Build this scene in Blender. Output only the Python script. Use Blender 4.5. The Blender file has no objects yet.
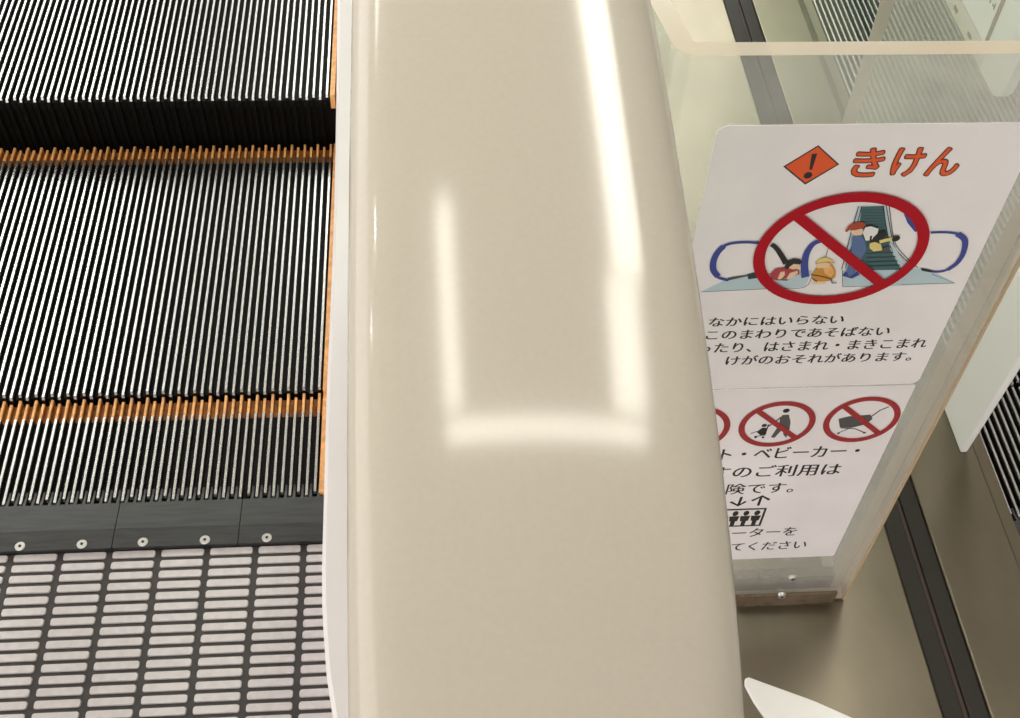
import bpy, bmesh, math, random
from mathutils import Vector, Matrix
random.seed(4)
S = bpy.context.scene
COL = S.collection

# ------------------------------------------------------------------ camera
CAM_H = 1.07
F_PX, CX, CY = 1194.0, 510.0, 359.0
ROT = Matrix(((0.9972, 0.0246, -0.0705), (-0.0639, 0.7693, -0.6357), (0.0386, 0.6384, 0.7687)))
cam_data = bpy.data.cameras.new('camera')
cam = bpy.data.objects.new('camera', cam_data)
COL.objects.link(cam)
cam.matrix_world = Matrix.Translation((0, 0, CAM_H)) @ ROT.to_4x4()
cam_data.sensor_width = 36.0
cam_data.lens = 36.0 * F_PX / 1020.0
cam_data.clip_start = 0.01
S.camera = cam

# ------------------------------------------------------------------ world, lights, exposure
S.view_settings.view_transform = 'Standard'
S.view_settings.look = 'None'
S.view_settings.gamma = 1.0
S.view_settings.exposure = 0.0
S.view_settings.use_curve_mapping = False
w = bpy.data.worlds.new('hall_light')
S.world = w
w.use_nodes = True
bg = w.node_tree.nodes['Background']
bg.inputs[0].default_value = (1.0, 0.955, 0.90, 1)
# world light set stronger from the left, to brighten left-facing surfaces
_nt = w.node_tree
_tc = _nt.nodes.new('ShaderNodeTexCoord')
_sx = _nt.nodes.new('ShaderNodeSeparateXYZ')
_mr = _nt.nodes.new('ShaderNodeMapRange')
_mr.inputs[1].default_value = -1.0
_mr.inputs[2].default_value = 0.6
_mr.inputs[3].default_value = 2.5
_mr.inputs[4].default_value = 0.9
_nt.links.new(_tc.outputs['Generated'], _sx.inputs[0])
_nt.links.new(_sx.outputs['X'], _mr.inputs[0])
_nt.links.new(_mr.outputs[0], bg.inputs[1])


# ------------------------------------------------------------------ materials
def mat(name, col, rough=0.5, metal=0.0, noise=0.0, nscale=40.0, stretch=(1, 1, 1), bump=0.0, spec=0.5, coat=0.0,
        coat_rough=0.05, emit=None, estr=0.0, col2=None):
    m = bpy.data.materials.new(name)
    m.use_nodes = True
    nt = m.node_tree
    b = nt.nodes['Principled BSDF']
    b.inputs['Base Color'].default_value = (*col, 1)
    b.inputs['Roughness'].default_value = rough
    b.inputs['Metallic'].default_value = metal
    b.inputs['Specular IOR Level'].default_value = spec
    b.inputs['Coat Weight'].default_value = coat
    b.inputs['Coat Roughness'].default_value = coat_rough
    if emit:
        b.inputs['Emission Color'].default_value = (*emit, 1)
        b.inputs['Emission Strength'].default_value = estr
    if noise or bump or col2:
        tc = nt.nodes.new('ShaderNodeTexCoord')
        mp = nt.nodes.new('ShaderNodeMapping')
        mp.inputs['Scale'].default_value = stretch
        nz = nt.nodes.new('ShaderNodeTexNoise')
        nz.inputs['Scale'].default_value = nscale
        nz.inputs['Detail'].default_value = 5
        nt.links.new(tc.outputs['Object'], mp.inputs[0])
        nt.links.new(mp.outputs[0], nz.inputs['Vector'])
        if noise or col2:
            r = nt.nodes.new('ShaderNodeValToRGB')
            c2 = col2 or tuple(max(0, c * (1 - noise)) for c in col)
            r.color_ramp.elements[0].position = 0.35
            r.color_ramp.elements[0].color = (*c2, 1)
            r.color_ramp.elements[1].position = 0.65
            r.color_ramp.elements[1].color = (*col, 1)
            nt.links.new(nz.outputs['Fac'], r.inputs[0])
            nt.links.new(r.outputs[0], b.inputs['Base Color'])
        if bump:
            bp = nt.nodes.new('ShaderNodeBump')
            bp.inputs['Strength'].default_value = bump
            bp.inputs['Distance'].default_value = 0.0005
            nt.links.new(nz.outputs['Fac'], bp.inputs['Height'])
            nt.links.new(bp.outputs[0], b.inputs['Normal'])
    return m


def clear_mat(name, tint, haze_col, haze, ior=1.49, noise=0.0, rough=0.03):
    """thin clear sheet: tinted transparency, fresnel gloss and a little surface haze"""
    m = bpy.data.materials.new(name)
    m.use_nodes = True
    nt = m.node_tree
    nt.nodes.clear()
    out = nt.nodes.new('ShaderNodeOutputMaterial')
    tr = nt.nodes.new('ShaderNodeBsdfTransparent')
    tr.inputs[0].default_value = (*tint, 1)
    gl = nt.nodes.new('ShaderNodeBsdfGlossy')
    gl.inputs['Roughness'].default_value = rough
    df = nt.nodes.new('ShaderNodeBsdfDiffuse')
    df.inputs[0].default_value = (*haze_col, 1)
    m1 = nt.nodes.new('ShaderNodeMixShader')
    m2 = nt.nodes.new('ShaderNodeMixShader')
    m1.inputs[0].default_value = haze
    fr = nt.nodes.new('ShaderNodeFresnel')
    # the sheet is thin: use the same reflectance on both of its faces
    geo = nt.nodes.new('ShaderNodeNewGeometry')
    mi = nt.nodes.new('ShaderNodeMapRange')
    mi.inputs[3].default_value = ior
    mi.inputs[4].default_value = 1.0 / ior
    nt.links.new(geo.outputs['Backfacing'], mi.inputs[0])
    nt.links.new(mi.outputs[0], fr.inputs[0])
    if noise:
        tc = nt.nodes.new('ShaderNodeTexCoord')
        nz = nt.nodes.new('ShaderNodeTexNoise')
        nz.inputs['Scale'].default_value = 22
        nz.inputs['Detail'].default_value = 8
        nz.inputs['Roughness'].default_value = 0.7
        mr = nt.nodes.new('ShaderNodeMapRange')
        mr.inputs[1].default_value = 0.3
        mr.inputs[2].default_value = 0.75
        mr.inputs[3].default_value = haze * (1 - noise)
        mr.inputs[4].default_value = haze * (1 + noise)
        nt.links.new(tc.outputs['Object'], nz.inputs['Vector'])
        nt.links.new(nz.outputs['Fac'], mr.inputs[0])
        nt.links.new(mr.outputs[0], m1.inputs[0])
    nt.links.new(tr.outputs[0], m1.inputs[1])
    nt.links.new(df.outputs[0], m1.inputs[2])
    nt.links.new(fr.outputs[0], m2.inputs[0])
    nt.links.new(m1.outputs[0], m2.inputs[1])
    nt.links.new(gl.outputs[0], m2.inputs[2])
    nt.links.new(m2.outputs[0], out.inputs[0])
    return m


M = dict(
    handrail=mat('cream_rubber', (0.55, 0.505, 0.428), 0.12, noise=0.03, nscale=600, spec=0.5),
    lip=mat('cream_lip', (0.50, 0.43, 0.33), 0.35),
    groove=mat('black_groove', (0.008, 0.007, 0.007), 0.6, spec=0.2),
    ridge=mat('aluminium_ridge', (0.66, 0.65, 0.645), 0.27, metal=0.85, noise=0.12, nscale=90, stretch=(6, 1, 1)),
    orange=mat('orange_paint', (0.95, 0.48, 0.17), 0.45, noise=0.3, nscale=120),
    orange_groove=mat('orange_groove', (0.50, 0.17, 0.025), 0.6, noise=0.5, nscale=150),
    riser=mat('black_riser', (0.004, 0.0035, 0.003), 0.6, spec=0.12),
    comb=mat('black_comb', (0.050, 0.050, 0.052), 0.42, metal=0.3, noise=0.35, nscale=70, stretch=(0.4, 4, 1)),
    screw=mat('steel_screw', (0.70, 0.68, 0.66), 0.3, metal=0.7),
    socket=mat('screw_socket', (0.02, 0.02, 0.02), 0.7),
    plate=mat('dark_plate', (0.050, 0.042, 0.042), 0.6, noise=0.3, nscale=60),
    pad=mat('bright_pad', (0.66, 0.615, 0.63), 0.42, metal=0.15, noise=0.10, nscale=120),
    skirt=mat('white_skirt', (0.82, 0.78, 0.79), 0.35),
    deck=mat('dull_stainless', (0.215, 0.186, 0.138), 0.28, metal=0.85, noise=0.16, nscale=14, stretch=(1, 0.5, 1)),
    rubber=mat('dark_rubber', (0.026, 0.022, 0.018), 0.55, spec=0.25),
    rust=mat('brown_rubber', (0.055, 0.028, 0.018), 0.6),
    acrylic=clear_mat('clear_acrylic', (0.97, 0.975, 0.965), (0.84, 0.83, 0.79), 0.22, noise=0.25),
    edge=clear_mat('acrylic_edge', (0.95, 0.85, 0.72), (0.66, 0.57, 0.46), 0.75, rough=0.15),
    bracket=clear_mat('stained_acrylic', (0.75, 0.66, 0.55), (0.22, 0.165, 0.115), 0.65, noise=0.4, rough=0.15),
    glass=clear_mat('greenish_glass', (0.86, 0.92, 0.87), (0.7, 0.75, 0.7), 0.03),
    sheet=mat('white_sheet', (0.90, 0.85, 0.86), 0.25, noise=0.06, nscale=18),
    white=mat('white_panel', (0.94, 0.94, 0.92), 0.3),
    cream=mat('cream_trim', (0.72, 0.68, 0.56), 0.4),
    seam=mat('glue_seam', (0.50, 0.37, 0.24), 0.35),
    brown=mat('brown_trim', (0.20, 0.10, 0.06), 0.5),
    ink=mat('black_ink', (0.018, 0.016, 0.018), 0.5),
    red=mat('red_ink', (0.43, 0.006, 0.016), 0.4, spec=0.2),
    dullred=mat('faded_red_ink', (0.40, 0.030, 0.035), 0.5, noise=0.25, nscale=300),
    orangered=mat('orange_red_ink', (0.78, 0.10, 0.022), 0.4),
    outline=mat('brown_ink', (0.10, 0.022, 0.012), 0.5),
    blue=mat('blue_ink', (0.045, 0.065, 0.30), 0.4),
    paleblue=mat('pale_blue_ink', (0.50, 0.62, 0.68), 0.4),
    teal=mat('teal_ink', (0.055, 0.13, 0.14), 0.4),
    darkteal=mat('dark_teal_ink', (0.022, 0.05, 0.06), 0.4),
    skin=mat('skin_ink', (0.82, 0.58, 0.40), 0.4),
    yellow=mat('yellow_ink', (0.78, 0.62, 0.22), 0.4),
    ochre=mat('ochre_ink', (0.60, 0.27, 0.04), 0.4),
    pink=mat('crimson_ink', (0.42, 0.05, 0.06), 0.4),
    denim=mat('denim_ink', (0.10, 0.16, 0.34), 0.4),
    paper=mat('paper_ink', (0.82, 0.78, 0.76), 0.4),
    cap=mat('red_cap_ink', (0.40, 0.06, 0.03), 0.4),
    grey=mat('grey_ink', (0.09, 0.085, 0.085), 0.5),
    floor=mat('pale_floor', (0.45, 0.42, 0.38), 0.4, noise=0.08, nscale=6),
    blocker=mat('blocker_brown', (0.09, 0.075, 0.055), 0.7),
    ceiling=mat('ceiling_paint', (0.50, 0.48, 0.44), 0.8),
    dark_slab=mat('dark_slab_paint', (0.30, 0.27, 0.24), 0.8),
    lamp=mat('lamp_glow', (0.9, 0.9, 0.85), 0.5, emit=(1.0, 0.97, 0.86), estr=14.0),
    strong_lamp=mat('strong_lamp_glow', (0.9, 0.9, 0.85), 0.5, emit=(1.0, 0.98, 0.88), estr=17.0),
    fill_panel=mat('fill_panel_glow', (0.9, 0.9, 0.85), 0.5, emit=(0.95, 1.0, 0.92), estr=6.5),
    lampbody=mat('lamp_body', (0.8, 0.8, 0.78), 0.4),
    bulb=mat('bulb_glow', (0.9, 0.9, 0.9), 0.5, emit=(1.0, 0.97, 0.92), estr=130.0),
)


# ------------------------------------------------------------------ mesh helpers
class MB:
    def __init__(self):
        self.v, self.f, self.m = [], [], []

    def add(self, vs, fs, mi=0):
        o = len(self.v)
        self.v += [tuple(p) for p in vs]
        self.f += [tuple(i + o for i in f) for f in fs]
        self.m += [mi] * len(fs)

    def box(self, x0, x1, y0, y1, z0, z1, mi=0):
        self.add([(x, y, z) for z in (z0, z1) for y in (y0, y1) for x in (x0, x1)],
                 [(0, 2, 3, 1), (4, 5, 7, 6), (0, 1, 5, 4), (2, 6, 7, 3), (0, 4, 6, 2), (1, 3, 7, 5)], mi)

    def prism(self, poly, axis, a, b, mi=0):
        """extrude a 2D polygon along an axis: axis 'x' -> poly is (y,z); 'y' -> (x,z); 'z' -> (x,y)"""
        def P(p, t):
            return {'x': (t, p[0], p[1]), 'y': (p[0], t, p[1]), 'z': (p[0], p[1], t)}[axis]
        n = len(poly)
        vs = [P(p, a) for p in poly] + [P(p, b) for p in poly]
        fs = [tuple(range(n)), tuple(range(2 * n - 1, n - 1, -1))]
        fs += [(i, i + n, (i + 1) % n + n, (i + 1) % n) for i in range(n)]
        self.add(vs, fs, mi)

    def cyl(self, c, ax, r, h, n=20, mi=0, r2=None):
        ax = Vector(ax).normalized()
        u = ax.orthogonal().normalized()
        v = ax.cross(u)
        c = Vector(c)
        r2 = r if r2 is None else r2
        vs = [c + (u * math.cos(t) + v * math.sin(t)) * r for t in [2 * math.pi * i / n for i in range(n)]]
        vs += [c + ax * h + (u * math.cos(t) + v * math.sin(t)) * r2 for t in [2 * math.pi * i / n for i in range(n)]]
        fs = [tuple(range(n - 1, -1, -1)), tuple(range(n, 2 * n))]
        fs += [(i, (i + 1) % n, (i + 1) % n + n, i + n) for i in range(n)]
        self.add(vs, fs, mi)

    def build(self, name, mats, parent=None, smooth=False, bevel=0.0, loc=None, recalc=True):
        me = bpy.data.meshes.new(name)
        me.from_pydata(self.v, [], self.f)
        if not isinstance(mats, (list, tuple)):
            mats = [mats]
        for m in mats:
            me.materials.append(m)
        me.polygons.foreach_set('material_index', self.m)
        if recalc:
            bm = bmesh.new()
            bm.from_mesh(me)
            bmesh.ops.recalc_face_normals(bm, faces=bm.faces)
            bm.to_mesh(me)
            bm.free()
        if smooth:
            me.polygons.foreach_set('use_smooth', [True] * len(me.polygons))
        me.update()
        o = bpy.data.objects.new(name, me)
        COL.objects.link(o)
        if loc:
            o.location = loc
        if parent:
            o.parent = parent
        if bevel:
            b = o.modifiers.new('bevel', 'BEVEL')
            b.width = bevel
            b.segments = 2
            b.limit_method = 'ANGLE'
        return o


def empty(name, loc):
    o = bpy.data.objects.new(name, None)
    o.empty_display_size = 0.05
    COL.objects.link(o)
    o.location = loc
    return o


def tag(o, label=None, cat=None, group=None, kind=None):
    if label:
        o['label'] = label
    if cat:
        o['category'] = cat
    if group:
        o['group'] = group
    if kind:
        o['kind'] = kind
    return o


def copy_tree(o, parent=None):
    c = o.copy()
    COL.objects.link(c)
    c.parent = parent
    for ch in [x for x in S.objects if x.parent == o]:
        copy_tree(ch, c)
    return c


# ------------------------------------------------------------------ setting: floor, ceiling
b = MB()
b.box(-5.2, 4, -3, 6.5, -0.40, -0.30)
tag(b.build('floor', M['floor']), kind='structure')
CEIL = 2.90
b = MB()
b.box(3.5, 3.6, -3, 6.5, -0.30, CEIL - 0.02)  # added unseen screen: blocks world light to darken the handrail's right shoulder
tag(b.build('light_blocker_right', M['blocker']), kind='structure')
b = MB()
b.box(-5.2, 4, -0.62, 6.5, CEIL, CEIL + 0.08)
tag(b.build('ceiling', M['ceiling']), kind='structure')
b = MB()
b.box(-5.2, 4, -3, -0.62, CEIL - 0.02, CEIL + 0.08)  # added dark slab, imitates the viewer's dark reflection in the handrail
tag(b.build('dark_reflection_slab', M['dark_slab']), kind='structure')

LAMP_Z = CEIL - 0.005


def bar_lamp(x0, x1, y0, y1, glow, label):
    r = empty('ceiling_light', ((x0 + x1) / 2, (y0 + y1) / 2, LAMP_Z))
    tag(r, label, 'ceiling light', 'bar lights on the ceiling')
    a = MB()
    hx, hy = (x1 - x0) / 2, (y1 - y0) / 2
    a.box(-hx - 0.012, hx + 0.012, -hy - 0.012, hy + 0.012, -0.015, 0.005)
    a.build('housing', M['lampbody'], r)
    a = MB()
    a.box(-hx, hx, -hy, hy, -0.03, -0.0149)
    a.build('tube', M[glow], r)
    return r


LAMPS = [(-0.37, 0.95, 0.165, 0.262, 'lamp', 'bar ceiling light across the near end of the frame of lights'),
         (-0.37, -0.27, 0.315, 1.23, 'lamp', 'shorter lengthwise bar ceiling light over the escalator steps'),
         (0.73, 0.96, 0.315, 0.93, 'lamp', 'short lengthwise bar ceiling light over the deck'),
         (0.80, 1.03, 0.97, 2.9, 'strong_lamp', 'long bright lengthwise bar ceiling light over the deck')]
for l in LAMPS:
    bar_lamp(*l)


def downlight(x, y, label):
    r = empty('downlight', (x, y, LAMP_Z))
    tag(r, label, 'downlight', 'small round downlights')
    a = MB()
    a.cyl((0, 0, -0.012), (0, 0, 1), 0.085, 0.017, 32)
    a.build('trim_ring', M['lampbody'], r)
    a = MB()
    a.cyl((0, 0, -0.018), (0, 0, 1), 0.06, 0.0059, 32)
    a.build('bulb', M['bulb'], r)


downlight(-2.62, 2.02, 'small round downlight nearer the escalator on the left ceiling')
downlight(-3.62, 1.82, 'small round downlight farther left on the ceiling')


def fill_panel(x, y, label):  # added glowing panels that brighten the deck reflection and the step ridges
    r = empty('added_fill_panel', (x, y, LAMP_Z))
    tag(r, label, 'ceiling light', 'added fill panels on the far ceiling')
    a = MB()
    a.box(-0.62, 0.62, -0.62, 0.62, -0.012, 0.005)
    a.build('frame', M['lampbody'], r)
    a = MB()
    a.box(-0.58, 0.58, -0.58, 0.58, -0.014, -0.0121)
    a.build('diffuser', M['fill_panel'], r)


for (x, y, lab) in [(0.10, 4.4, 'near added fill panel on the ceiling over the deck'), (1.40, 4.4, 'near added fill panel on the ceiling over the neighbouring escalator'),
                    (0.10, 5.7, 'far added fill panel on the ceiling over the deck'), (1.40, 5.7, 'far added fill panel on the ceiling over the neighbouring escalator'),
                    (-2.0, 3.7, 'near added fill panel on the ceiling left of the escalator'), (-2.0, 5.1, 'far added fill panel on the ceiling left of the escalator')]:
    fill_panel(x, y, lab)

# ------------------------------------------------------------------ escalator steps
PITCH = 0.00867
X_R, N_CLEAT = -0.1098, 67
X_L = X_R - N_CLEAT * PITCH - 0.004
DEPTH = 0.424


def make_step(with_band=True, y_front=0.0):
    """local frame: x = 0 at the right edge, y = 0 at the front edge, z = 0 at the cleat tops"""
    r = empty('escalator_step', (0, 0, 0))
    wL = X_L - X_R
    g, band = 0.0095, 0.026
    t = MB()      # tread: groove bed + ridges
    yb = DEPTH - (band if with_band else 0)
    t.box(wL, -0.0055, y_front + 0.006, yb, -0.02, -g, 0)
    d = MB()      # rear band
    if with_band:
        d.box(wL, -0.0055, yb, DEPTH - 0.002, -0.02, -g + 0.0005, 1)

    def ridge(mb, x, y0, y1, mi_top, mi_side, nose):
        hw, ht = 0.0016, 0.0013
        e = 0.0016
        vs, fs, ms = [], [], []
        ys = [(y0 + (e if nose else 0), 0.0), (y1, 0.0)]
        for (y, dz) in ys:
            vs += [(x - hw, y, -g), (x - hw, y, -0.0022), (x - ht, y, 0 + dz), (x + ht, y, dz), (x + hw, y, -0.0022), (x + hw, y, -g)]
        mb.add(vs, [(0, 1, 7, 6), (4, 5, 11, 10)], mi_side)
        mb.add(vs, [(1, 2, 8, 7), (2, 3, 9, 8), (3, 4, 10, 9)], mi_top)
        if nose:
            n = [(x - hw, y0, -0.0040), (x + hw, y0, -0.0040), (x - ht, y0 + e, 0), (x + ht, y0 + e, 0), (x - hw, y0 + e, -0.0022), (x + hw, y0 + e, -0.0022),
                 (x - hw, y0 + e, -g), (x + hw, y0 + e, -g), (x - hw, y0, -g), (x + hw, y0, -g)]
            mb.add(n, [(0, 1, 3, 2), (0, 2, 4), (1, 5, 3)], mi_top)
            mb.add(n, [(0, 4, 6, 8), (1, 9, 7, 5), (8, 9, 1, 0)], mi_side)
        else:
            mb.add(vs, [(0, 5, 4, 1), (1, 4, 3, 2)], mi_side)

    for k in range(N_CLEAT):
        x = -0.0055 - PITCH * (k + 0.6)
        y0 = y_front + (0.0 if k % 2 else 0.0045)
        ye = DEPTH - (0.0055 if k % 2 else 0.0)
        ridge(t, x, y0, yb, 1, 0, True)
        if with_band:
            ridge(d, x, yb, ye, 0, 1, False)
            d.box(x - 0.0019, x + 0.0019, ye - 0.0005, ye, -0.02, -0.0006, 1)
    t.build('tread', [M['groove'], M['ridge']], r, recalc=False)
    if with_band:
        d.build('rear_line', [M['orange'], M['orange_groove']], r, recalc=False)['label'] = 'orange line along the rear edge'
    s = MB()
    s.prism([(y_front + 0.002, -0.02), (y_front + 0.002, -0.002), (y_front + 0.004, 0.0008), (DEPTH, 0.0008), (DEPTH, -0.02)], 'x', -0.0064, -0.0003)
    s.build('side_line', M['orange'], r)['label'] = 'orange line along the side edge'
    if y_front > 0:
        return r
    q = MB()      # curved ribbed riser
    N = 8
    pts = [(0.006 + 0.022 * (i / N) ** 2, -0.010 - 0.20 * i / N) for i in range(N + 1)]
    prof = pts + [(p[0] + 0.012, p[1]) for p in reversed(pts)]
    q.prism(prof, 'x', wL, -0.0003)
    for k in range(N_CLEAT):
        x = -0.0055 - PITCH * (k + 0.6)
        h = 0.0 if k % 2 else 0.0035
        for i in range(N):
            a, c = pts[i], pts[i + 1]
            za = -0.0042 if i == 0 else a[1]
            q.add([(x - 0.0018, a[0] - 0.005 + h, za), (x + 0.0018, a[0] - 0.005 + h, za), (x + 0.0018, c[0] - 0.005 + h, c[1]), (x - 0.0018, c[0] - 0.005 + h, c[1]),
                   (x - 0.0018, a[0] + 0.001, za), (x + 0.0018, a[0] + 0.001, za), (x + 0.0018, c[0] + 0.001, c[1]), (x - 0.0018, c[0] + 0.001, c[1])],
                  [(0, 3, 2, 1), (0, 4, 7, 3), (1, 2, 6, 5)])
    q.build('riser', M['riser'], r, recalc=False)
    return r


G_STEP = 'steps of the escalator on the left'
step = make_step(True, 0.286)
tag(step, 'escalator step half covered by the black comb plate, orange line at its far edge', 'escalator step', G_STEP)
step.location = (X_R, 0.4180, 0.0)
step = make_step()
tag(step, 'whole ridged escalator step between the two orange lines', 'escalator step', G_STEP)
step.location = (X_R, 0.8402, 0.0060)
c = copy_tree(step)
c.location = (X_R, 1.2700, 0.0800)
c['label'] = 'topmost ridged escalator step above the black riser, cut by the picture edge'

XR2 = 1.205          # right edge of the neighbouring escalator's steps
G_RIGHT = 'steps of the neighbouring escalator'
right = make_step(False, 0.246)
tag(right, 'ridged step of the neighbouring escalator next to its comb plate', 'escalator step', G_RIGHT)
right.location = (XR2, 0.400, 0.0)
right = make_step(False)
tag(right, 'ridged step of the neighbouring escalator, second from its comb plate, behind the printed signs', 'escalator step', G_RIGHT)
right.location = (XR2, 0.826, 0.003)
c = copy_tree(right)
c.location = (XR2, 1.252, 0.007)
c['label'] = 'dim grey-green ridged step of the neighbouring escalator seen above the acrylic box rim'


# ------------------------------------------------------------------ comb plates
def make_comb(joints, screws, x_origin, full):
    r = empty('comb_plate', (x_origin, 0.70, 0))
    for i in range(len(joints) - 1):
        a, c = joints[i] + 0.0004, joints[i + 1] - 0.0004
        m = MB()
        prof = [(-0.054, -0.02), (-0.054, 0.0052), (-0.032, 0.0052), (-0.031, 0.0046), (0.002, 0.0016), (0.004, -0.004), (0.002, -0.02)]
        m.prism(prof, 'x', a, c)
        for k in range(N_CLEAT + 1):
            x = X_R - x_origin_shift - 0.0055 - PITCH * (k + 0.1)
            if a + 0.0016 < x < c - 0.0016:
                m.prism([(x - 0.0017, 0.0), (x + 0.0017, 0.0), (x + 0.0010, 0.020), (x - 0.0010, 0.020)], 'z', -0.0075, -0.0012)
                m.add([(x - 0.0017, 0.001, 0.0014), (x + 0.0017, 0.001, 0.0014), (x + 0.0010, 0.013, -0.0012), (x - 0.0010, 0.013, -0.0012),
                       (x - 0.0017, 0.001, -0.0012), (x + 0.0017, 0.001, -0.0012)],
                      [(0, 1, 2, 3), (0, 3, 4), (1, 5, 2), (0, 4, 5, 1)])
        sg = m.build('comb_segment', M['comb'], r)
        for sx in screws:
            if a < sx < c:
                q = MB()
                q.cyl((0, 0, 0), (0, 0, 1), 0.0052, 0.0007, 24, 0, 0.0047)
                q.cyl((0, 0, 0.00072), (0, 0, 1), 0.0017, 0.0002, 6, 1)
                q.build('screw', [M['screw'], M['socket']], sg, loc=(sx, -0.0485, 0.0052))
    return r


x_origin_shift = -0.40
X0 = -0.40
js = [-0.6985, -0.573, -0.447, -0.3212, -0.1953, -0.1092]
scr = [-0.656, -0.6, -0.5335, -0.4724, -0.4124, -0.3514, -0.2908, -0.2288, -0.1664]
comb = make_comb([j - X0 for j in js], [s - X0 for s in scr], X0, True)
tag(comb, 'black comb plate with bright screws at the foot of the left escalator', 'comb plate')
c2 = copy_tree(comb)
c2.location = (XR2 - X_R + X0, 0.640, 0)
c2['label'] = 'dark comb plate of the neighbouring escalator at the right picture edge'


# ------------------------------------------------------------------ landing plates
def make_landing():
    r = empty('landing_plate', (X0, 0.40, 0))
    m = MB()
    m.box(-0.31, 0.335, -0.30, 0.2455, -0.03, -0.0016)
    m.build('base', M['plate'], r)
    m = MB()
    CP, RP = 0.0487, 0.01206
    x_line = -0.1290 - X0
    for ci in range(-1, 13):   # one column of bars after another
        xa = x_line - CP * ci + 0.0029
        xb = x_line - CP * (ci - 1) - 0.0029
        xb = min(xb, 0.333)
        xa = max(xa, -0.3085)
        if xb - xa < 0.006:
            continue
        for ri in range(44):
            yb = 0.2450 - RP * ri
            ya = yb - 0.0081
            rr = 0.0022
            out = []
            for (cx_, cy_, a0) in ((xb - rr, yb - rr, 0), (xa + rr, yb - rr, 90), (xa + rr, ya + rr, 180), (xb - rr, ya + rr, 270)):
                for q in (0, 45, 90):
                    t = math.radians(a0 + q)
                    out.append((cx_ + rr * math.cos(t), cy_ + rr * math.sin(t)))
            n = len(out)
            mx, my = (xa + xb) / 2, (ya + yb) / 2
            top = [(mx + (p[0] - mx) * (1 - 0.0012 / (xb - xa)), my + (p[1] - my) * 0.90, 0.0) for p in out]
            vs = [(p[0], p[1], -0.0016) for p in out] + top
            m.add(vs, [tuple(range(n, 2 * n))] + [(i, (i + 1) % n, (i + 1) % n + n, i + n) for i in range(n)])
    m.build('raised_grid', M['pad'], r, recalc=False)
    return r


land = make_landing()
tag(land, 'floor plate of pale raised bars in dark rows below the comb plate', 'floor plate')
l2 = copy_tree(land)
l2.location = (XR2 - X_R + X0, 0.338, 0)
l2['label'] = 'sliver of barred floor plate of the neighbouring escalator at the right picture edge'


# ------------------------------------------------------------------ inner skirt and deck of the left escalator
def rise(y):
    return 0.0 if y < 1.0 else 0.25 * (y - 1.0) ** 2 / (0.5 + (y - 1.0)) * 1.6


r = empty('inner_skirt', (-0.06, 0.44, 0))
m = MB()
edge = [(-0.0105, 0.380), (-0.020, 0.396), (-0.0315, 0.437), (-0.0390, 0.480), (-0.0430, 0.520), (-0.0458, 0.5536), (-0.0475, 0.597), (-0.0482, 0.66), (-0.0490, 0.72)]
ys = [0.8, 0.9, 1.0, 1.1, 1.2, 1.3, 1.4, 1.5, 1.6, 1.7]
edge += [(-0.0500, y) for y in ys]
n = len(edge)
vs, fs = [], []
Z_T = 0.045
for (x, y) in edge:
    x += 0.0030
    z = Z_T + rise(y)
    zb = 0.0008 if y < 0.665 else -0.06
    vs += [(x - 0.0012, y - 0.44, zb), (x - 0.0012, y - 0.44, z - 0.006), (x + 0.003, y - 0.44, z), (0.062, y - 0.44, z + 0.006), (0.062, y - 0.44, zb)]
for i in range(n - 1):
    for k in range(4):
        fs.append((i * 5 + k, i * 5 + k + 1, i * 5 + k + 6, i * 5 + k + 5))
fs += [(4, 3, 2, 1, 0), tuple((n - 1) * 5 + k for k in range(5))]
m.add(vs, fs)
sk = m.build('skirt_panel', M['skirt'], r, smooth=False)
tag(r, 'white skirting strip between the escalator steps and the cream handrail', 'skirting')

for nm, xa, xb in (('trim_left', X_L - 0.14, X_L - 0.002), ('trim_right', XR2 + 0.002, XR2 + 0.14)):
    m = MB()
    prof_t = [(0.42, 0.0008), (0.42, 0.05)] + [(y, 0.05 + rise(y)) for y in ys] + [(1.7, -0.06), (0.665, -0.06), (0.665, 0.0008)]
    m.prism(prof_t, 'x', xa, xb)
    tag(m.build(nm, M['skirt']), kind='structure')

# ------------------------------------------------------------------ outer decks between the two escalators
ZD = 0.06


def deck(x0, x1, y0, y1, name, label):
    m = MB()
    m.box(x0, x1, y0, y1, -0.04, 0.0)
    o = m.build(name, M['deck'], None, bevel=0.002, loc=(0, 0, ZD))
    tag(o, label, 'deck panel', 'metal deck panels between the escalators')
    return o


deck(0.004, 0.4545, 0.20, 1.75, 'deck_panel', 'wide dull metal deck panel the acrylic box stands on')
deck(0.4975, 0.5760, 0.20, 1.75, 'deck_panel', 'narrow dull metal deck panel beyond the dark rubber strip')
m = MB()
m.box(0.576, 0.6010, 0.20, 1.75, -0.08, -0.004)
m2 = m.build('side_skirt', M['deck'], None, loc=(0, 0, ZD - 0.02))
tag(m2, 'metal side skirting along the neighbouring escalator steps', 'skirting')
r = empty('rubber_strip', (0.476, 0.2, ZD))
m = MB()
m.box(-0.0212, -0.0015, 0, 1.55, -0.03, -0.002, 0)
m.build('rubber_band', M['rubber'], r, bevel=0.0015)
m = MB()
m.box(-0.0015, 0.0030, 0, 1.55, -0.03, -0.0055, 0)
m.build('center_groove', M['rust'], r)
m = MB()
m.box(0.0030, 0.0212, 0, 1.55, -0.03, -0.002, 0)
m.build('rubber_band', M['rubber'], r, bevel=0.0015)
tag(r, 'dark double rubber strip running along the metal deck', 'rubber strip')

# ------------------------------------------------------------------ handrail
HX = 0.0257
path = []


ZT = 0.8825


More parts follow.
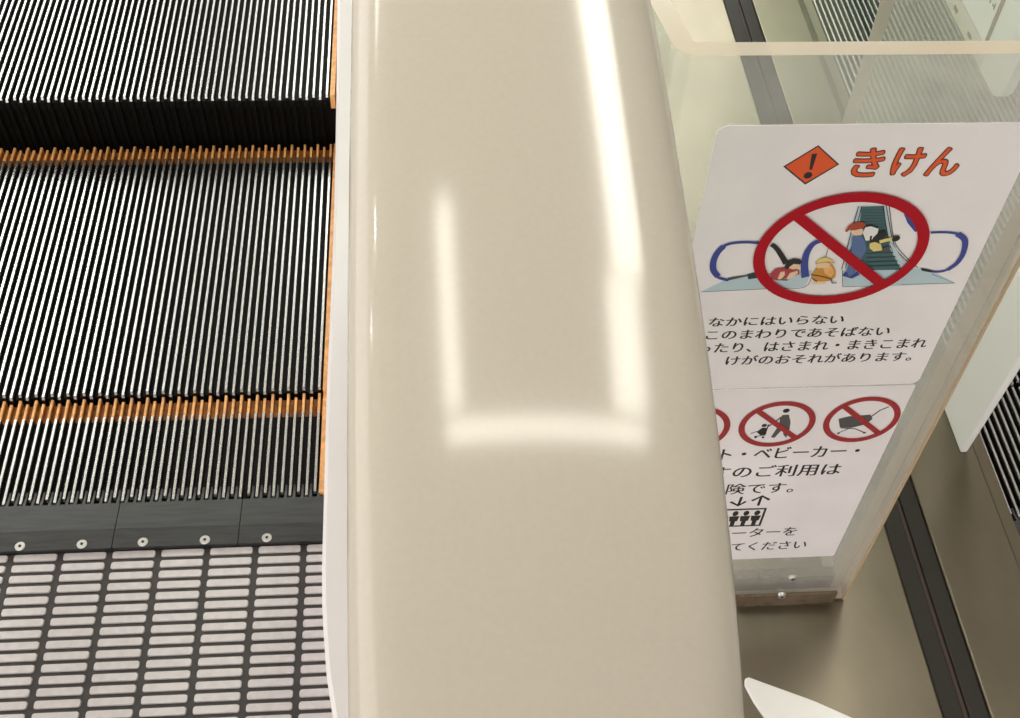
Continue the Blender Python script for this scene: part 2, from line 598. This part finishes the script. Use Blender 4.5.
def build_path():
    """(y, z, tangent angle) from the far end over the top and round the newel"""
    # start at y=.60 on the flat top, go towards the viewer; curvature grows into the newel
    y, z, th, s = 0.42, ZT, 0.0, 0.0
    ds = 0.004
    pts = [(y, z)]
    while th < math.pi * 0.97 and s < 3:
        k = 0.90 if y > 0.27 and th < 1 else None
        if k is None:
            t = min(1.0, max(0.0, (0.27 - y) / 0.17)) if th < 1 else 1.0
            k = 0.90 + (5.0 - 0.90) * t ** 1.9
        th += k * ds
        y -= math.cos(th) * ds
        z -= math.sin(th) * ds
        s += ds
        pts.append((y, z))
    return pts


near = build_path()
far = [(2.2, ZT + rise(2.2))] + [(2.1 - 0.1 * i, ZT + rise(2.1 - 0.1 * i)) for i in range(17)]
last = near[-1]
# the return run dips gently and disappears between the two decks
back, slope = [], -0.02
by, bz = last
while bz > -0.03:
    slope = max(-0.55, slope - 0.012)
    by, bz = by + 0.02, bz + 0.02 * slope
    back.append((by, bz))
path = far + near + back
# cross-section (u across, w up): crown, rounded shoulders, inward lips
prof = []
HW, RC = 0.0451, 0.20
CR = 0.0324
for i in range(-8, 9):
    u = CR * i / 8
    prof.append((u, -u * u / (2 * RC)))
zc = -CR * CR / (2 * RC)
sh = []
a0 = math.asin(CR / RC)
for i in range(1, 11):
    t = a0 + (math.radians(150) - a0) * i / 10
    rx, rz = (HW - CR) / (1 - math.sin(a0)), 0.0135
    sh.append((CR + rx * (math.sin(t) - math.sin(a0)), zc - rz * (math.cos(a0) - math.cos(t))))
right_sh = sh
left_sh = [(-p[0], p[1]) for p in reversed(sh)]
prof = left_sh + prof + right_sh
low = prof[-1][1]
prof += [(0.022, low - 0.001), (0.022, low + 0.006), (-0.022, low + 0.006), (-0.022, low - 0.001)]
m = MB()
np_ = len(prof)
vs, fs = [], []
for i, (y, z) in enumerate(path):
    a = path[max(0, i - 1)]
    c = path[min(len(path) - 1, i + 1)]
    t = Vector((c[0] - a[0], c[1] - a[1])).normalized()
    nrm = (t[1], -t[0])          # outward normal (up on the flat top, where the path runs towards -y)
    for (u, wv) in prof:
        vs.append((u, y + nrm[0] * wv, z + nrm[1] * wv))
for i in range(len(path) - 1):
    for k in range(np_):
        a, c = i * np_ + k, i * np_ + (k + 1) % np_
        fs.append((a, c, c + np_, a + np_))
m.add(vs, fs)
hr = m.build('handrail', M['handrail'], None, smooth=True, loc=(HX, 0, 0))
tag(hr, 'broad glossy cream rubber handrail curving down towards the viewer', 'handrail')

# glass balustrade carrying the handrail
r = empty('balustrade', (HX, 0.6, ZD))
inset = []
full = far + near
for i, (y, z) in enumerate(full):
    a = full[max(0, i - 1)]
    c = full[min(len(full) - 1, i + 1)]
    t = Vector((c[0] - a[0], c[1] - a[1])).normalized()
    inset.append((y - t[1] * 0.034, z + t[0] * 0.034))
under = [(y, z + 0.034) for (y, z) in back if z + 0.034 > ZD]
poly = [(y - 0.6, z - ZD) for (y, z) in inset + under] + [(1.74 - 0.6, 0.0), (1.74 - 0.6, 0.5), (2.2 - 0.6, 0.7)]
m = MB()
m.prism(poly, 'x', -0.005, 0.005)
m.build('glass_panel', M['glass'], r)
gd = MB()
vs, fs = [], []
for i, (y, z) in enumerate(full):
    a = full[max(0, i - 1)]
    c = full[min(len(full) - 1, i + 1)]
    t = Vector((c[0] - a[0], c[1] - a[1])).normalized()
    for (u, d) in ((-0.014, 0.018), (0.014, 0.018), (0.014, 0.033), (-0.014, 0.033)):
        vs.append((u, y - t[1] * d - 0.6, z + t[0] * d - ZD))
for i in range(len(full) - 1):
    for k in range(4):
        a, c = i * 4 + k, i * 4 + (k + 1) % 4
        fs.append((a, c, c + 4, a + 4))
gd.add(vs, fs)
gd.build('handrail_guide', M['deck'], r)
tag(r, 'glass balustrade under the cream handrail', 'balustrade')

# ------------------------------------------------------------------ acrylic guard box with its signs
YB = 0.527            # front face of the box
BX0, BX1, BZ1 = 0.1375, 0.3905, 0.6845
TH = 0.012
r = empty('acrylic_guard', ((BX0 + BX1) / 2, YB, ZD))
ox, oy, oz = r.location


def bent_plan(inner):
    """plan of the bent sheet: left side, rounded corner, front"""
    o = TH if inner else 0.0
    rad = 0.013
    pts = [(BX0 - 0.050 + o, YB + 0.30)]
    for i in range(7):
        t = math.radians(180 + 90 * i / 6)
        pts.append((BX0 + rad + (rad - o) * math.cos(t), YB + rad + (rad - o) * math.sin(t)))
    pts.append((BX1, YB + o))
    return [(p[0] - ox, p[1] - oy) for p in pts]


def strip_sheet(po, pi, name):
    n = len(po)
    m = MB()
    vs = []
    for z in (0.003, BZ1 - oz):
        vs += [(p[0], p[1], z) for p in po] + [(p[0], p[1], z) for p in pi]
    face, rim = [], []
    for i in range(n - 1):
        face.append((i, i + 1, i + 1 + 2 * n, i + 2 * n))
        face.append((n + i + 1, n + i, n + i + 2 * n, n + i + 1 + 2 * n))
        rim.append((i + 2 * n, i + 1 + 2 * n, n + i + 1 + 2 * n, n + i + 2 * n))
        rim.append((i + 1, i, n + i, n + i + 1))
    rim += [(0, 2 * n, 3 * n, n), (n - 1, 2 * n - 1, 4 * n - 1, 3 * n - 1)]
    m.add(vs, face, 0)
    m.add(vs, rim, 1)
    return m.build(name, [M['acrylic'], M['edge']], r)


strip_sheet(bent_plan(False), bent_plan(True), 'bent_front_sheet')
strip_sheet([(BX1 - ox, TH + 0.0005), (BX1 - ox, 0.30)], [(BX1 - TH - ox, TH + 0.0005), (BX1 - TH - ox, 0.30)], 'side_sheet')
m = MB()
m.box(BX1 - ox - 0.0005, BX1 - ox + 0.0013, -0.0013, 0.0020, 0.003, BZ1 - oz)
m.build('corner_seam', M['seam'], r)['label'] = 'brownish glued corner seam'
# base flange and screws
m = MB()
m.box(BX0 - ox + 0.008, BX1 - ox - 0.010, TH, TH + 0.010, 0.001, 0.026)
m.box(BX0 - ox + 0.008, BX1 - ox - 0.010, -0.003, -0.0004, -0.0005, 0.0195)
m.build('base_flange', M['bracket'], r)
for (sx, sz) in ((0.3325, 0.045), (0.3275, 0.018)):
    m = MB()
    sy = 0.002 if sz > 0.02 else -0.001
    m.cyl((sx - ox, sy, sz), (0, -1, 0), 0.0042, 0.003, 20, 0, 0.0034)
    m.cyl((sx - ox, sy - 0.0032, sz), (0, -1, 0), 0.0014, 0.0003, 6, 1)
    m.build('screw', [M['screw'], M['socket']], r)
tag(r, 'clear acrylic guard box carrying two printed signs, standing on the metal deck', 'guard box')


# --- sign plane helpers: a measurement on the photograph -> metres on the sign's front face
def SP(u, v):
    d = ROT @ Vector(((u - CX) / F_PX, -(v - CY) / F_PX, -1.0))
    t = (YB - 0.0008) / d.y
    return (d.x * t, CAM_H + d.z * t)


def SX(u, v): return SP(u, v)[0]
def SZ(u, v): return SP(u, v)[1]


SX0, SX1 = 0.1695, 0.3610
Z_TOP, Z_MID = SZ(820, 125), SZ(820, 387)
Z_BOT = SZ(790, 557.5)


def sheet(name, x0, x1, z0, z1, label, rad=0.006):
    out = []
    for (cx_, cz_, a0) in ((x1 - rad, z1 - rad, 0), (x0 + rad, z1 - rad, 90), (x0 + rad, z0 + rad, 180), (x1 - rad, z0 + rad, 270)):
        for q in (0, 30, 60, 90):
            t = math.radians(a0 + q)
            out.append((cx_ + rad * math.cos(t) - x0, cz_ + rad * math.sin(t) - z0))
    m = MB()
    m.prism(out, 'y', -0.0008, -0.0001)
    o = m.build(name, M['sheet'], None, loc=(x0, YB, z0))
    tag(o, label, 'sign')
    return o


class Print:
    """flat inked shapes on a sign sheet; each layer a hair further out"""
    def __init__(self, sh, base=0):
        self.sh, self.mb, self.mats, self.n = sh, MB(), [], base

    def mi(self, name):
        if name not in self.mats:
            self.mats.append(name)
        return self.mats.index(name)

    def y(self):
        return -0.00085 - 0.00002 * self.n

    def tri(self, pts, mname):
        """fill a simple polygon given in sign metres"""
        from mathutils.geometry import tessellate_polygon
        self.n += 1
        o = self.sh.location
        vs = [(p[0] - o.x, self.y(), p[1] - o.z) for p in pts]
        fs = tessellate_polygon([[Vector((p[0], p[1], 0)) for p in pts]])
        out = []
        for f in fs:
            a, b_, c_ = [Vector(vs[i]) for i in f]
            if (b_ - a).cross(c_ - a).y > 0:
                f = (f[0], f[2], f[1])
            out.append(tuple(f))
        self.mb.add(vs, out, self.mi(mname))

    def px(self, pts, mname, org=(0, 0), k=1.0):
        self.tri([SP(org[0] + p[0] / k, org[1] + p[1] / k) for p in pts], mname)

    def line(self, pts, wd, mname, org=(0, 0), k=1.0, w2=None):
        """stroke of width wd (metres) along measured points"""
        P = [Vector(SP(org[0] + p[0] / k, org[1] + p[1] / k)) for p in pts]
        if len(P) > 3:
            Q = []
            for i in range(len(P) - 1):
                a, b_, c_, d_ = P[max(i - 1, 0)], P[i], P[i + 1], P[min(i + 2, len(P) - 1)]
                for t in (0, 0.25, 0.5, 0.75):
                    Q.append(0.5 * (2 * b_ + (c_ - a) * t + (2 * a - 5 * b_ + 4 * c_ - d_) * t * t + (3 * b_ - a - 3 * c_ + d_) * t ** 3))
            P = Q + [P[-1]]
        L, R_ = [], []
        for i, p in enumerate(P):
            t = (P[min(i + 1, len(P) - 1)] - P[max(i - 1, 0)]).normalized()
            nn = Vector((-t.y, t.x))
            ww = wd if w2 is None else wd + (w2 - wd) * i / (len(P) - 1)
            L.append(p + nn * ww / 2)
            R_.append(p - nn * ww / 2)
        self.tri(L + R_[::-1], mname)

    def ell(self, c, rx, rz, mname, n=24):
        self.tri([(c[0] + rx * math.cos(2 * math.pi * i / n), c[1] + rz * math.sin(2 * math.pi * i / n)) for i in range(n)], mname)

    def dot(self, u, v, rx, mname, org=(0, 0), k=1.0, rz=None):
        self.ell(SP(org[0] + u / k, org[1] + v / k), rx, rx if rz is None else rz, mname)

    def ring(self, c, rx, rz, wd, mname, slash=True, n=72, wz=None):
        self.n += 1
        o = self.sh.location
        wz = wd if wz is None else wz
        vs = []
        for (ax, az) in ((rx, rz), (rx - wd, rz - wz)):
            vs += [(c[0] + ax * math.cos(2 * math.pi * i / n) - o.x, self.y(), c[1] + az * math.sin(2 * math.pi * i / n) - o.z) for i in range(n)]
        self.mb.add(vs, [(i, (i + 1) % n, (i + 1) % n + n, i + n) for i in range(n)], self.mi(mname))
        if slash:
            k = math.sqrt(0.5) * 0.985
            sx, sz = (rx - wd / 2) * k, (rz - wz / 2) * k
            t = Vector((sx, -sz)).normalized()
            nn = Vector((-t.y, t.x)) * wd * 0.5
            a = Vector((c[0] - sx, c[1] + sz))
            b_ = Vector((c[0] + sx, c[1] - sz))
            self.tri([a + nn, b_ + nn, b_ - nn, a - nn], mname)

    def text(self, body, x0, x1, z0, z1, mname, spread=0.0, ways=2):
        """lettering fitted into a box (metres on the sign); spread thickens the strokes"""
        self.n += 1
        cu = bpy.data.curves.new('lettering', 'FONT')
        cu.body = body
        cu.size = 0.01
        cu.resolution_u = 3
        ob = bpy.data.objects.new('lettering', cu)
        COL.objects.link(ob)
        dg = bpy.context.evaluated_depsgraph_get()
        me = bpy.data.meshes.new_from_object(ob.evaluated_get(dg))
        xs = [v.co.x for v in me.vertices]
        ys_ = [v.co.y for v in me.vertices]
        ax, bx_, ay, by = min(xs), max(xs), min(ys_), max(ys_)
        o = self.sh.location
        kx, kz = (x1 - x0) / (bx_ - ax), (z1 - z0) / (by - ay)
        offs = [(0, 0)]
        if spread:
            offs = [(spread * math.cos(2 * math.pi * i / ways), spread * math.sin(2 * math.pi * i / ways)) for i in range(ways)]
        for q, (dx, dz) in enumerate(offs):
            vs = [(x0 + (v.co.x - ax) * kx - o.x + dx, self.y() - 0.000002 * q, z0 + (v.co.y - ay) * kz - o.z + dz) for v in me.vertices]
            self.mb.add(vs, [tuple(p.vertices) for p in me.polygons], self.mi(mname))
        bpy.data.objects.remove(ob)
        bpy.data.curves.remove(cu)
        bpy.data.meshes.remove(me)

    def done(self, name):
        return self.mb.build(name, [M[x] for x in self.mats], self.sh, recalc=False)


up = sheet('warning_sign', SX0, SX1, Z_MID + 0.0008, Z_TOP, 'upper white danger sign with a red prohibition ring over an escalator drawing')
p = Print(up)
ZM2 = (700, 110)
k2 = 3.1875
p.px([(265, 180), (377, 112), (444, 173), (335, 238)], 'ink', ZM2, k2)
p.px([(273, 180), (376, 117), (437, 173), (336, 232)], 'orangered', ZM2, k2)
p.px([(356, 140), (374, 138), (357, 190), (348, 190)], 'ink', ZM2, k2)
p.dot(344, 208, 0.0026, 'ink', ZM2, k2)
p.done('hazard_diamond')

p = Print(up, 3)
hx = [(480, 595), (607, 722), (720, 840)]
zt, zb = SZ(905, 148.3), SZ(905, 175.5)
zm = 162
for ch, (a, c) in zip('きけん', hx):
    xa, xb = SX(700 + a / k2 + 3.5, zm), SX(700 + c / k2 - 4.0, zm)
    p.text(ch, xa, xb, zb, zt, 'outline', 0.0011, 10)
for ch, (a, c) in zip('きけん', hx):
    xa, xb = SX(700 + a / k2 + 3.5, zm), SX(700 + c / k2 - 4.0, zm)
    p.text(ch, xa, xb, zb, zt, 'orangered', 0.00028, 6)
p.done('heading_lettering')

# drawing
p = Print(up, 2)
A, ka = (690, 170), 3.517
B7, k7 = (740, 190), 6.525
B8, k8 = (840, 190), 6.529
# pale floor plates
p.px([(40, 428), (150, 372), (430, 352), (405, 412), (300, 416)], 'paleblue', A, ka)
p.px([(536, 352), (830, 345), (935, 398), (700, 408), (536, 410)], 'paleblue', A, ka)
p.line([(536, 352), (536, 410), (700, 408)], 0.0004, 'ink', A, ka)
p.line([(40, 428), (300, 416), (402, 412), (430, 370)], 0.0004, 'ink', A, ka)
p.line([(740, 402), (930, 397), (850, 365)], 0.0004, 'ink', A, ka)
p.px([(200, 365), (245, 355), (245, 378), (205, 384)], 'darkteal', A, ka)
p.px([(132, 378), (205, 366), (205, 372), (135, 388)], 'grey', A, ka)
# far escalator
p.px([(575, 165), (593, 126), (690, 124), (716, 260), (742, 352), (560, 352), (540, 330)], 'paleblue', A, ka)
p.px([(603, 128), (682, 125), (688, 190), (703, 275), (742, 350), (575, 352), (590, 230)], 'teal', A, ka)
for i in range(7):
    t = i / 6.0
    p.line([(606 - 2 * t, 140 + 60 * t), (684 + 6 * t, 138 + 60 * t)], 0.0005, 'darkteal', A, ka)
for i in range(4):
    p.line([(620, 292 + 15 * i), (715 + 8 * i, 288 + 15 * i)], 0.0011, 'darkteal', A, ka)
for pts in ([(678, 125), (700, 250), (724, 300), (760, 345)], [(690, 125), (712, 245), (735, 292), (790, 340)], [(700, 126), (716, 240), (745, 290), (800, 342)],
            [(603, 126), (575, 240), (545, 345)], [(592, 126), (560, 240), (533, 348)]):
    p.line(pts, 0.0005, 'ink', A, ka)
p.px([(700, 255), (716, 262), (745, 310), (790, 340), (770, 350), (730, 320)], 'paleblue', A, ka)
# blue handrail loops
p.line([(250, 255), (200, 252), (150, 255), (118, 266), (95, 290), (82, 320), (82, 350), (98, 375), (135, 386)], 0.0022, 'blue', A, ka)
p.line([(118, 266), (95, 290), (82, 320), (82, 350), (98, 372)], 0.0042, 'blue', A, ka)
p.line([(405, 375), (402, 330), (410, 290), (432, 258), (465, 246), (490, 252)], 0.0052, 'blue', A, ka, 0.003)
p.line([(758, 145), (772, 180), (798, 212)], 0.0030, 'blue', A, ka)
p.line([(846, 218), (900, 217), (945, 224), (965, 245), (962, 290), (940, 325), (905, 348), (870, 356), (825, 350)], 0.0018, 'blue', A, ka)
p.line([(940, 222), (966, 245), (960, 290), (938, 325), (905, 349)], 0.0044, 'blue', A, ka, 0.003)
p.line([(540, 362), (570, 372), (592, 360)], 0.0040, 'blue', A, ka)
p.px([(810, 342), (850, 350), (850, 358), (815, 352)], 'ink', A, ka)
# crawling child on the left, dark hair and crimson top
p.line([(205, 350), (240, 380), (280, 440), (300, 475)], 0.0030, 'ink', B7, k7, 0.0040)
p.px([(195, 545), (225, 510), (270, 500), (340, 505), (385, 520), (385, 545), (330, 560), (290, 575), (240, 585), (205, 575)], 'pink', B7, k7)
p.px([(243, 575), (262, 530), (290, 525), (290, 550), (262, 580)], 'skin', B7, k7)
p.px([(300, 572), (325, 535), (375, 520), (375, 538), (330, 575)], 'skin', B7, k7)
p.px([(318, 490), (360, 472), (390, 482), (385, 505), (345, 512), (320, 505)], 'skin', B7, k7)
p.px([(290, 490), (310, 455), (350, 440), (390, 445), (402, 465), (390, 480), (350, 476), (325, 492), (310, 510), (292, 505)], 'ink', B7, k7)
p.line([(250, 580), (310, 582)], 0.0008, 'ink', B7, k7)
# crouching child in the middle, yellow hat and ochre top
p.line([(530, 325), (575, 335), (600, 350)], 0.0016, 'ink', B7, k7, 0.003)
p.line([(578, 360), (556, 435)], 0.0004, 'ink', B7, k7)
p.px([(470, 600), (500, 585), (560, 590), (555, 606), (490, 608)], 'skin', B7, k7)
p.px([(465, 560), (490, 510), (540, 485), (600, 480), (622, 520), (620, 560), (590, 585), (520, 590), (480, 585)], 'ochre', B7, k7)
p.px([(540, 500), (595, 488), (612, 530), (590, 560), (550, 540)], 'orange', B7, k7)
p.px([(495, 475), (560, 465), (590, 475), (575, 498), (510, 505), (495, 492)], 'skin', B7, k7)
p.px([(488, 470), (520, 440), (560, 432), (600, 450), (618, 468), (570, 462), (520, 472)], 'yellow', B7, k7)
p.line([(490, 472), (535, 466), (575, 462), (618, 468)], 0.0008, 'ochre', B7, k7)
p.line([(460, 545), (500, 550), (545, 560), (600, 575)], 0.0007, 'ink', B7, k7)
p.line([(470, 570), (500, 590)], 0.0007, 'ink', B7, k7)
p.line([(590, 575), (600, 600), (628, 598)], 0.0010, 'denim', B7, k7)
# child with the red cap climbing over the side, blue overalls
p.px([(75, 300), (120, 275), (160, 320), (170, 375), (120, 470), (90, 540), (55, 555), (40, 520), (70, 420)], 'denim', B8, k8)
p.px([(60, 262), (120, 238), (150, 250), (140, 285), (95, 290)], 'skin', B8, k8)
p.px([(30, 262), (55, 225), (90, 203), (140, 200), (168, 215), (150, 240), (90, 255), (60, 250), (40, 268)], 'cap', B8, k8)
# child in a white and dark top leaning on the steps
p.px([(145, 270), (165, 232), (210, 226), (250, 240), (240, 280), (215, 320), (165, 322)], 'paper', B8, k8)
p.px([(195, 330), (215, 300), (255, 262), (295, 255), (305, 285), (270, 315), (225, 332)], 'ink', B8, k8)
p.px([(190, 340), (225, 330), (262, 345), (275, 385), (215, 392), (190, 370)], 'yellow', B8, k8)
p.line([(255, 330), (300, 318), (345, 310)], 0.0030, 'yellow', B8, k8)
p.dot(362, 308, 0.0026, 'ink', B8, k8)
p.px([(265, 385), (300, 360), (330, 362), (310, 388), (280, 402)], 'grey', B8, k8)
p.line([(155, 232), (200, 225), (248, 240)], 0.0007, 'ink', B8, k8)
p.line([(200, 290), (195, 325)], 0.0012, 'ink', B8, k8)
n_draw = p.n
p.done('escalator_drawing')

p = Print(up, n_draw)
cl, cr_ = SP(753.6, 262), SP(930.2, 232)
ct, cb = SP(869, 190.8), SP(816, 303)
cc = ((cl[0] + cr_[0]) / 2, (ct[1] + cb[1]) / 2)
p.ring(cc, (cr_[0] - cl[0]) / 2 * 1.03, (ct[1] - cb[1]) / 2, 0.0074, 'red', wz=0.0080)
p.done('prohibition_ring')

K3, k3 = (690, 300), 3.923


def line3(body, xa, ya, xb, yb, h=33):
    """xa/xb: measured ends, ya/yb: measured mid heights"""
    x0, x1 = SX(K3[0] + xa / k3, K3[1] + ya / k3), SX(K3[0] + xb / k3, K3[1] + yb / k3)
    mx, my = (xa + xb) / 2, (ya + yb) / 2
    zc_ = (SZ(K3[0] + xa / k3, K3[1] + ya / k3) + SZ(K3[0] + xb / k3, K3[1] + yb / k3)) / 2
    hh = abs(SZ(K3[0] + mx / k3, K3[1] + (my - h / 2) / k3) - SZ(K3[0] + mx / k3, K3[1] + (my + h / 2) / k3))
    p = Print(up, 1)
    p.text(body, x0, x1, zc_ - hh / 2, zc_ + hh / 2, 'ink', 0.00026)
    p.done('caption_line')


line3('なかにはいらない', 76, 87, 604, 75, 34)
line3('このまわりであそばない', 64, 139, 785, 119, 36)
line3('ったり、はさまれ・まきこまれ', 34, 193, 932, 165, 37)
line3('けがのおそれがあります。', 142, 238, 872, 219, 36)

lo = sheet('safety_sign', SX0 + 0.0005, SX1 - 0.0005, Z_BOT, Z_MID - 0.0008, 'lower white sign with three small prohibition rings and an elevator symbol', 0.002)
K4, k4 = (700, 380), 4.636
p = Print(lo)
# pictograms
ctr2 = ((SX(736.8, 432) + SX(817.8, 415)) / 2, (SZ(785, 401.3) + SZ(770, 446)) / 2)
ctr3 = ((SX(823, 427) + SX(901, 411)) / 2, (SZ(868, 396) + SZ(855, 442)) / 2)
rr = (SX(817.8, 415) - SX(736.8, 432)) / 2
rz = (SZ(785, 401) - SZ(770, 446.2)) / 2
ctr1 = (2 * ctr2[0] - ctr3[0], 2 * ctr2[1] - ctr3[1])
# adult pushing a stroller
p.dot(400, 142, 0.0026, 'ink', K4, k4)
p.px([(382, 162), (412, 160), (420, 195), (412, 245), (398, 268), (385, 250), (385, 225), (345, 268), (328, 265), (368, 205), (370, 180)], 'grey', K4, k4)
p.line([(378, 170), (352, 190), (318, 215)], 0.0014, 'grey', K4, k4)
p.dot(298, 210, 0.0020, 'ink', K4, k4)
p.px([(262, 240), (290, 220), (312, 222), (306, 250), (280, 256)], 'ink', K4, k4)
p.line([(235, 248), (262, 238), (300, 255)], 0.0010, 'ink', K4, k4)
p.line([(318, 205), (300, 255), (250, 262)], 0.0010, 'ink', K4, k4)
p.dot(258, 265, 0.0011, 'ink', K4, k4)
p.dot(292, 265, 0.0011, 'ink', K4, k4)
p.done('stroller_pictogram')
p = Print(lo)
# shopping cart
p.px([(642, 180), (690, 168), (790, 160), (800, 180), (770, 205), (700, 222), (648, 220)], 'grey', K4, k4)
p.line([(790, 172), (835, 140), (875, 124)], 0.0013, 'grey', K4, k4)
p.line([(652, 222), (720, 226), (765, 245)], 0.0010, 'grey', K4, k4)
p.line([(690, 225), (640, 245)], 0.0010, 'grey', K4, k4)
p.dot(642, 246, 0.0012, 'grey', K4, k4)
p.dot(762, 244, 0.0012, 'grey', K4, k4)
p.done('cart_pictogram')
p = Print(lo)
# wheel mark at the hidden ring
p.ring(ctr1, 0.008, 0.008, 0.0016, 'grey', slash=False, n=32)
p.done('wheel_pictogram')
for c in (ctr1, ctr2, ctr3):
    p = Print(lo, 20)
    p.ring(c, rr, rz, 0.0048, 'dullred', wz=0.0050)
    p.done('prohibition_ring')



def line4(body, xa, ya, xb, yb, h, org, k, bold=0.0003):
    x0, x1 = SX(org[0] + xa / k, org[1] + ya / k), SX(org[0] + xb / k, org[1] + yb / k)
    mx, my = (xa + xb) / 2, (ya + yb) / 2
    zc_ = (SZ(org[0] + xa / k, org[1] + ya / k) + SZ(org[0] + xb / k, org[1] + yb / k)) / 2
    hh = abs(SZ(org[0] + mx / k, org[1] + (my - h / 2) / k) - SZ(org[0] + mx / k, org[1] + (my + h / 2) / k))
    p = Print(lo, 1)
    p.text(body, x0, x1, zc_ - hh / 2, zc_ + hh / 2, 'ink', bold)
    p.done('caption_line')


line4('カート・ベビーカー・', -98, 356, 742, 320, 52, K4, k4)
line4('車いすのご利用は', -162, 442, 655, 407, 54, K4, k4)
K5, k5 = (710, 460), 4.787
line4('危険です。', -24, 142, 402, 132, 50, K5, k5, 0.0002)
line4('エレベーターを', -140, 356, 414, 343, 40, K5, k5, 0.0002)
line4('てください', 100, 418, 462, 403, 38, K5, k5, 0.0002)
p = Print(lo, 2)
# elevator symbol: arrows, car and riders
p.line([(152, 176), (135, 218)], 0.0023, 'ink', K5, k5)
p.line([(98, 200), (135, 218), (172, 198)], 0.0023, 'ink', K5, k5)
p.line([(247, 172), (230, 218)], 0.0023, 'ink', K5, k5)
p.line([(200, 195), (250, 172), (284, 190)], 0.0023, 'ink', K5, k5)
xl, xr = SX(718, 513), SX(764, 516)
zt_, zb_ = SZ(745, 508.5), SZ(742, 526.3)
p.tri([(xl, zb_), (xr, zb_), (xr, zt_), (xl, zt_)], 'ink')
p.tri([(xl + .002, zb_ + .002), (xr - .002, zb_ + .002), (xr - .002, zt_ - .002), (xl + .002, zt_ - .002)], 'paper')
for i in range(4):
    xc = xr - 0.0070 - 0.0093 * i
    zz = zb_ + 0.0020
    hz = (zt_ - zb_) - 0.005
    p.ell((xc, zz + hz * 0.82), 0.0025, hz * 0.17, 'ink', 14)
    p.tri([(xc - 0.0043, zz + hz * 0.64), (xc + 0.0043, zz + hz * 0.64), (xc + 0.0034, zz + hz * 0.3), (xc + 0.0020, zz + hz * 0.3), (xc + 0.0018, zz), (xc - 0.0018, zz), (xc - 0.0020, zz + hz * 0.3), (xc - 0.0034, zz + hz * 0.3)], 'ink')
p.done('elevator_symbol')

# ------------------------------------------------------------------ things at the right: glass, post, notice board
XN = 0.560
r = empty('balustrade', (0.566, 0.77, ZD))
m = MB()
m.prism([(0.246, 0.0), (0.98, 0.0), (0.98, 0.76), (0.06, 0.76), (0.046, 0.74)], 'x', 0.0, 0.008)
m.build('glass_panel', M['glass'], r)
tag(r, 'greenish glass balustrade of the neighbouring escalator', 'balustrade')
r = empty('white_post', (XN + 0.006, 0.725, ZD))
m = MB()
m.prism([(-0.033, 0.0), (0.030, 0.0), (0.045, 0.40), (-0.050, 0.40)], 'x', -0.008, 0.0)
m.build('post_plate', M['white'], r, bevel=0.002)
tag(r, 'bright white upright panel standing by the neighbouring escalator, beside the sign box edge', 'panel')

r = empty('notice_board', (XN - 0.006, 0.9425, 0.372))
m = MB()
m.box(-0.003, 0.006, 0.004, 0.56, 0.017, 0.30)
m.build('white_board', M['white'], r)
m = MB()
m.box(-0.004, 0.006, -0.004, 0.56, -0.004, 0.0165)
for y in (0.03, 0.075, 0.12):
    m.box(-0.0046, -0.0038, y, y + 0.010, 0.003, 0.007, 1)
m.build('bottom_rail', [M['cream'], M['brown']], r)
m = MB()
m.box(-0.0045, 0.0065, -0.001, 0.004, 0.017, 0.30)
m.build('edge_strip', M['brown'], r)
m = MB()
out = [(-0.001, -0.006)]
for i in range(9):
    t = math.radians(270 - 90 * i / 8)
    out.append((-0.040 + 0.022 * math.cos(t), 0.016 + 0.022 * math.sin(t)))
out += [(-0.075, 0.30), (-0.001, 0.30)]
m.prism(out, 'x', -0.003, 0.006)
m.build('rounded_end', M['white'], r)
# small lettering strokes, too blurred to read in the photograph
m = MB()
rows = [(0.012, 0.050, 6), (0.016, 0.066, 5)]
for (y0, z0, nn) in rows:
    for i in range(nn):
        y = y0 + 0.011 * i
        m.box(-0.0034, -0.0029, y, y + 0.0016, z0, z0 + 0.007)
        m.box(-0.0034, -0.0029, y + 0.0016, y + 0.006, z0 + 0.002 + 0.001 * (i % 3), z0 + 0.0035 + 0.001 * (i % 3))
m.build('small_print', M['ink'], r)
tag(r, 'white notice board with tiny dark print above the neighbouring steps', 'notice board')

# white sheet corner near the viewer
m = MB()
m.prism([(0.0, 0.0), (0.0012, 0.006), (0.005, 0.0075), (0.012, 0.004), (0.060, -0.018), (0.092, -0.036), (0.10, -0.10), (0.045, -0.13), (0.018, -0.045), (0.005, -0.016)], 'z', 0.0, 0.004)
o = m.build('white_card', M['white'], None, bevel=0.001, loc=(0.2797, 0.4445, ZD))
tag(o, 'bright white card corner lying on the metal deck at the bottom of the picture', 'card')
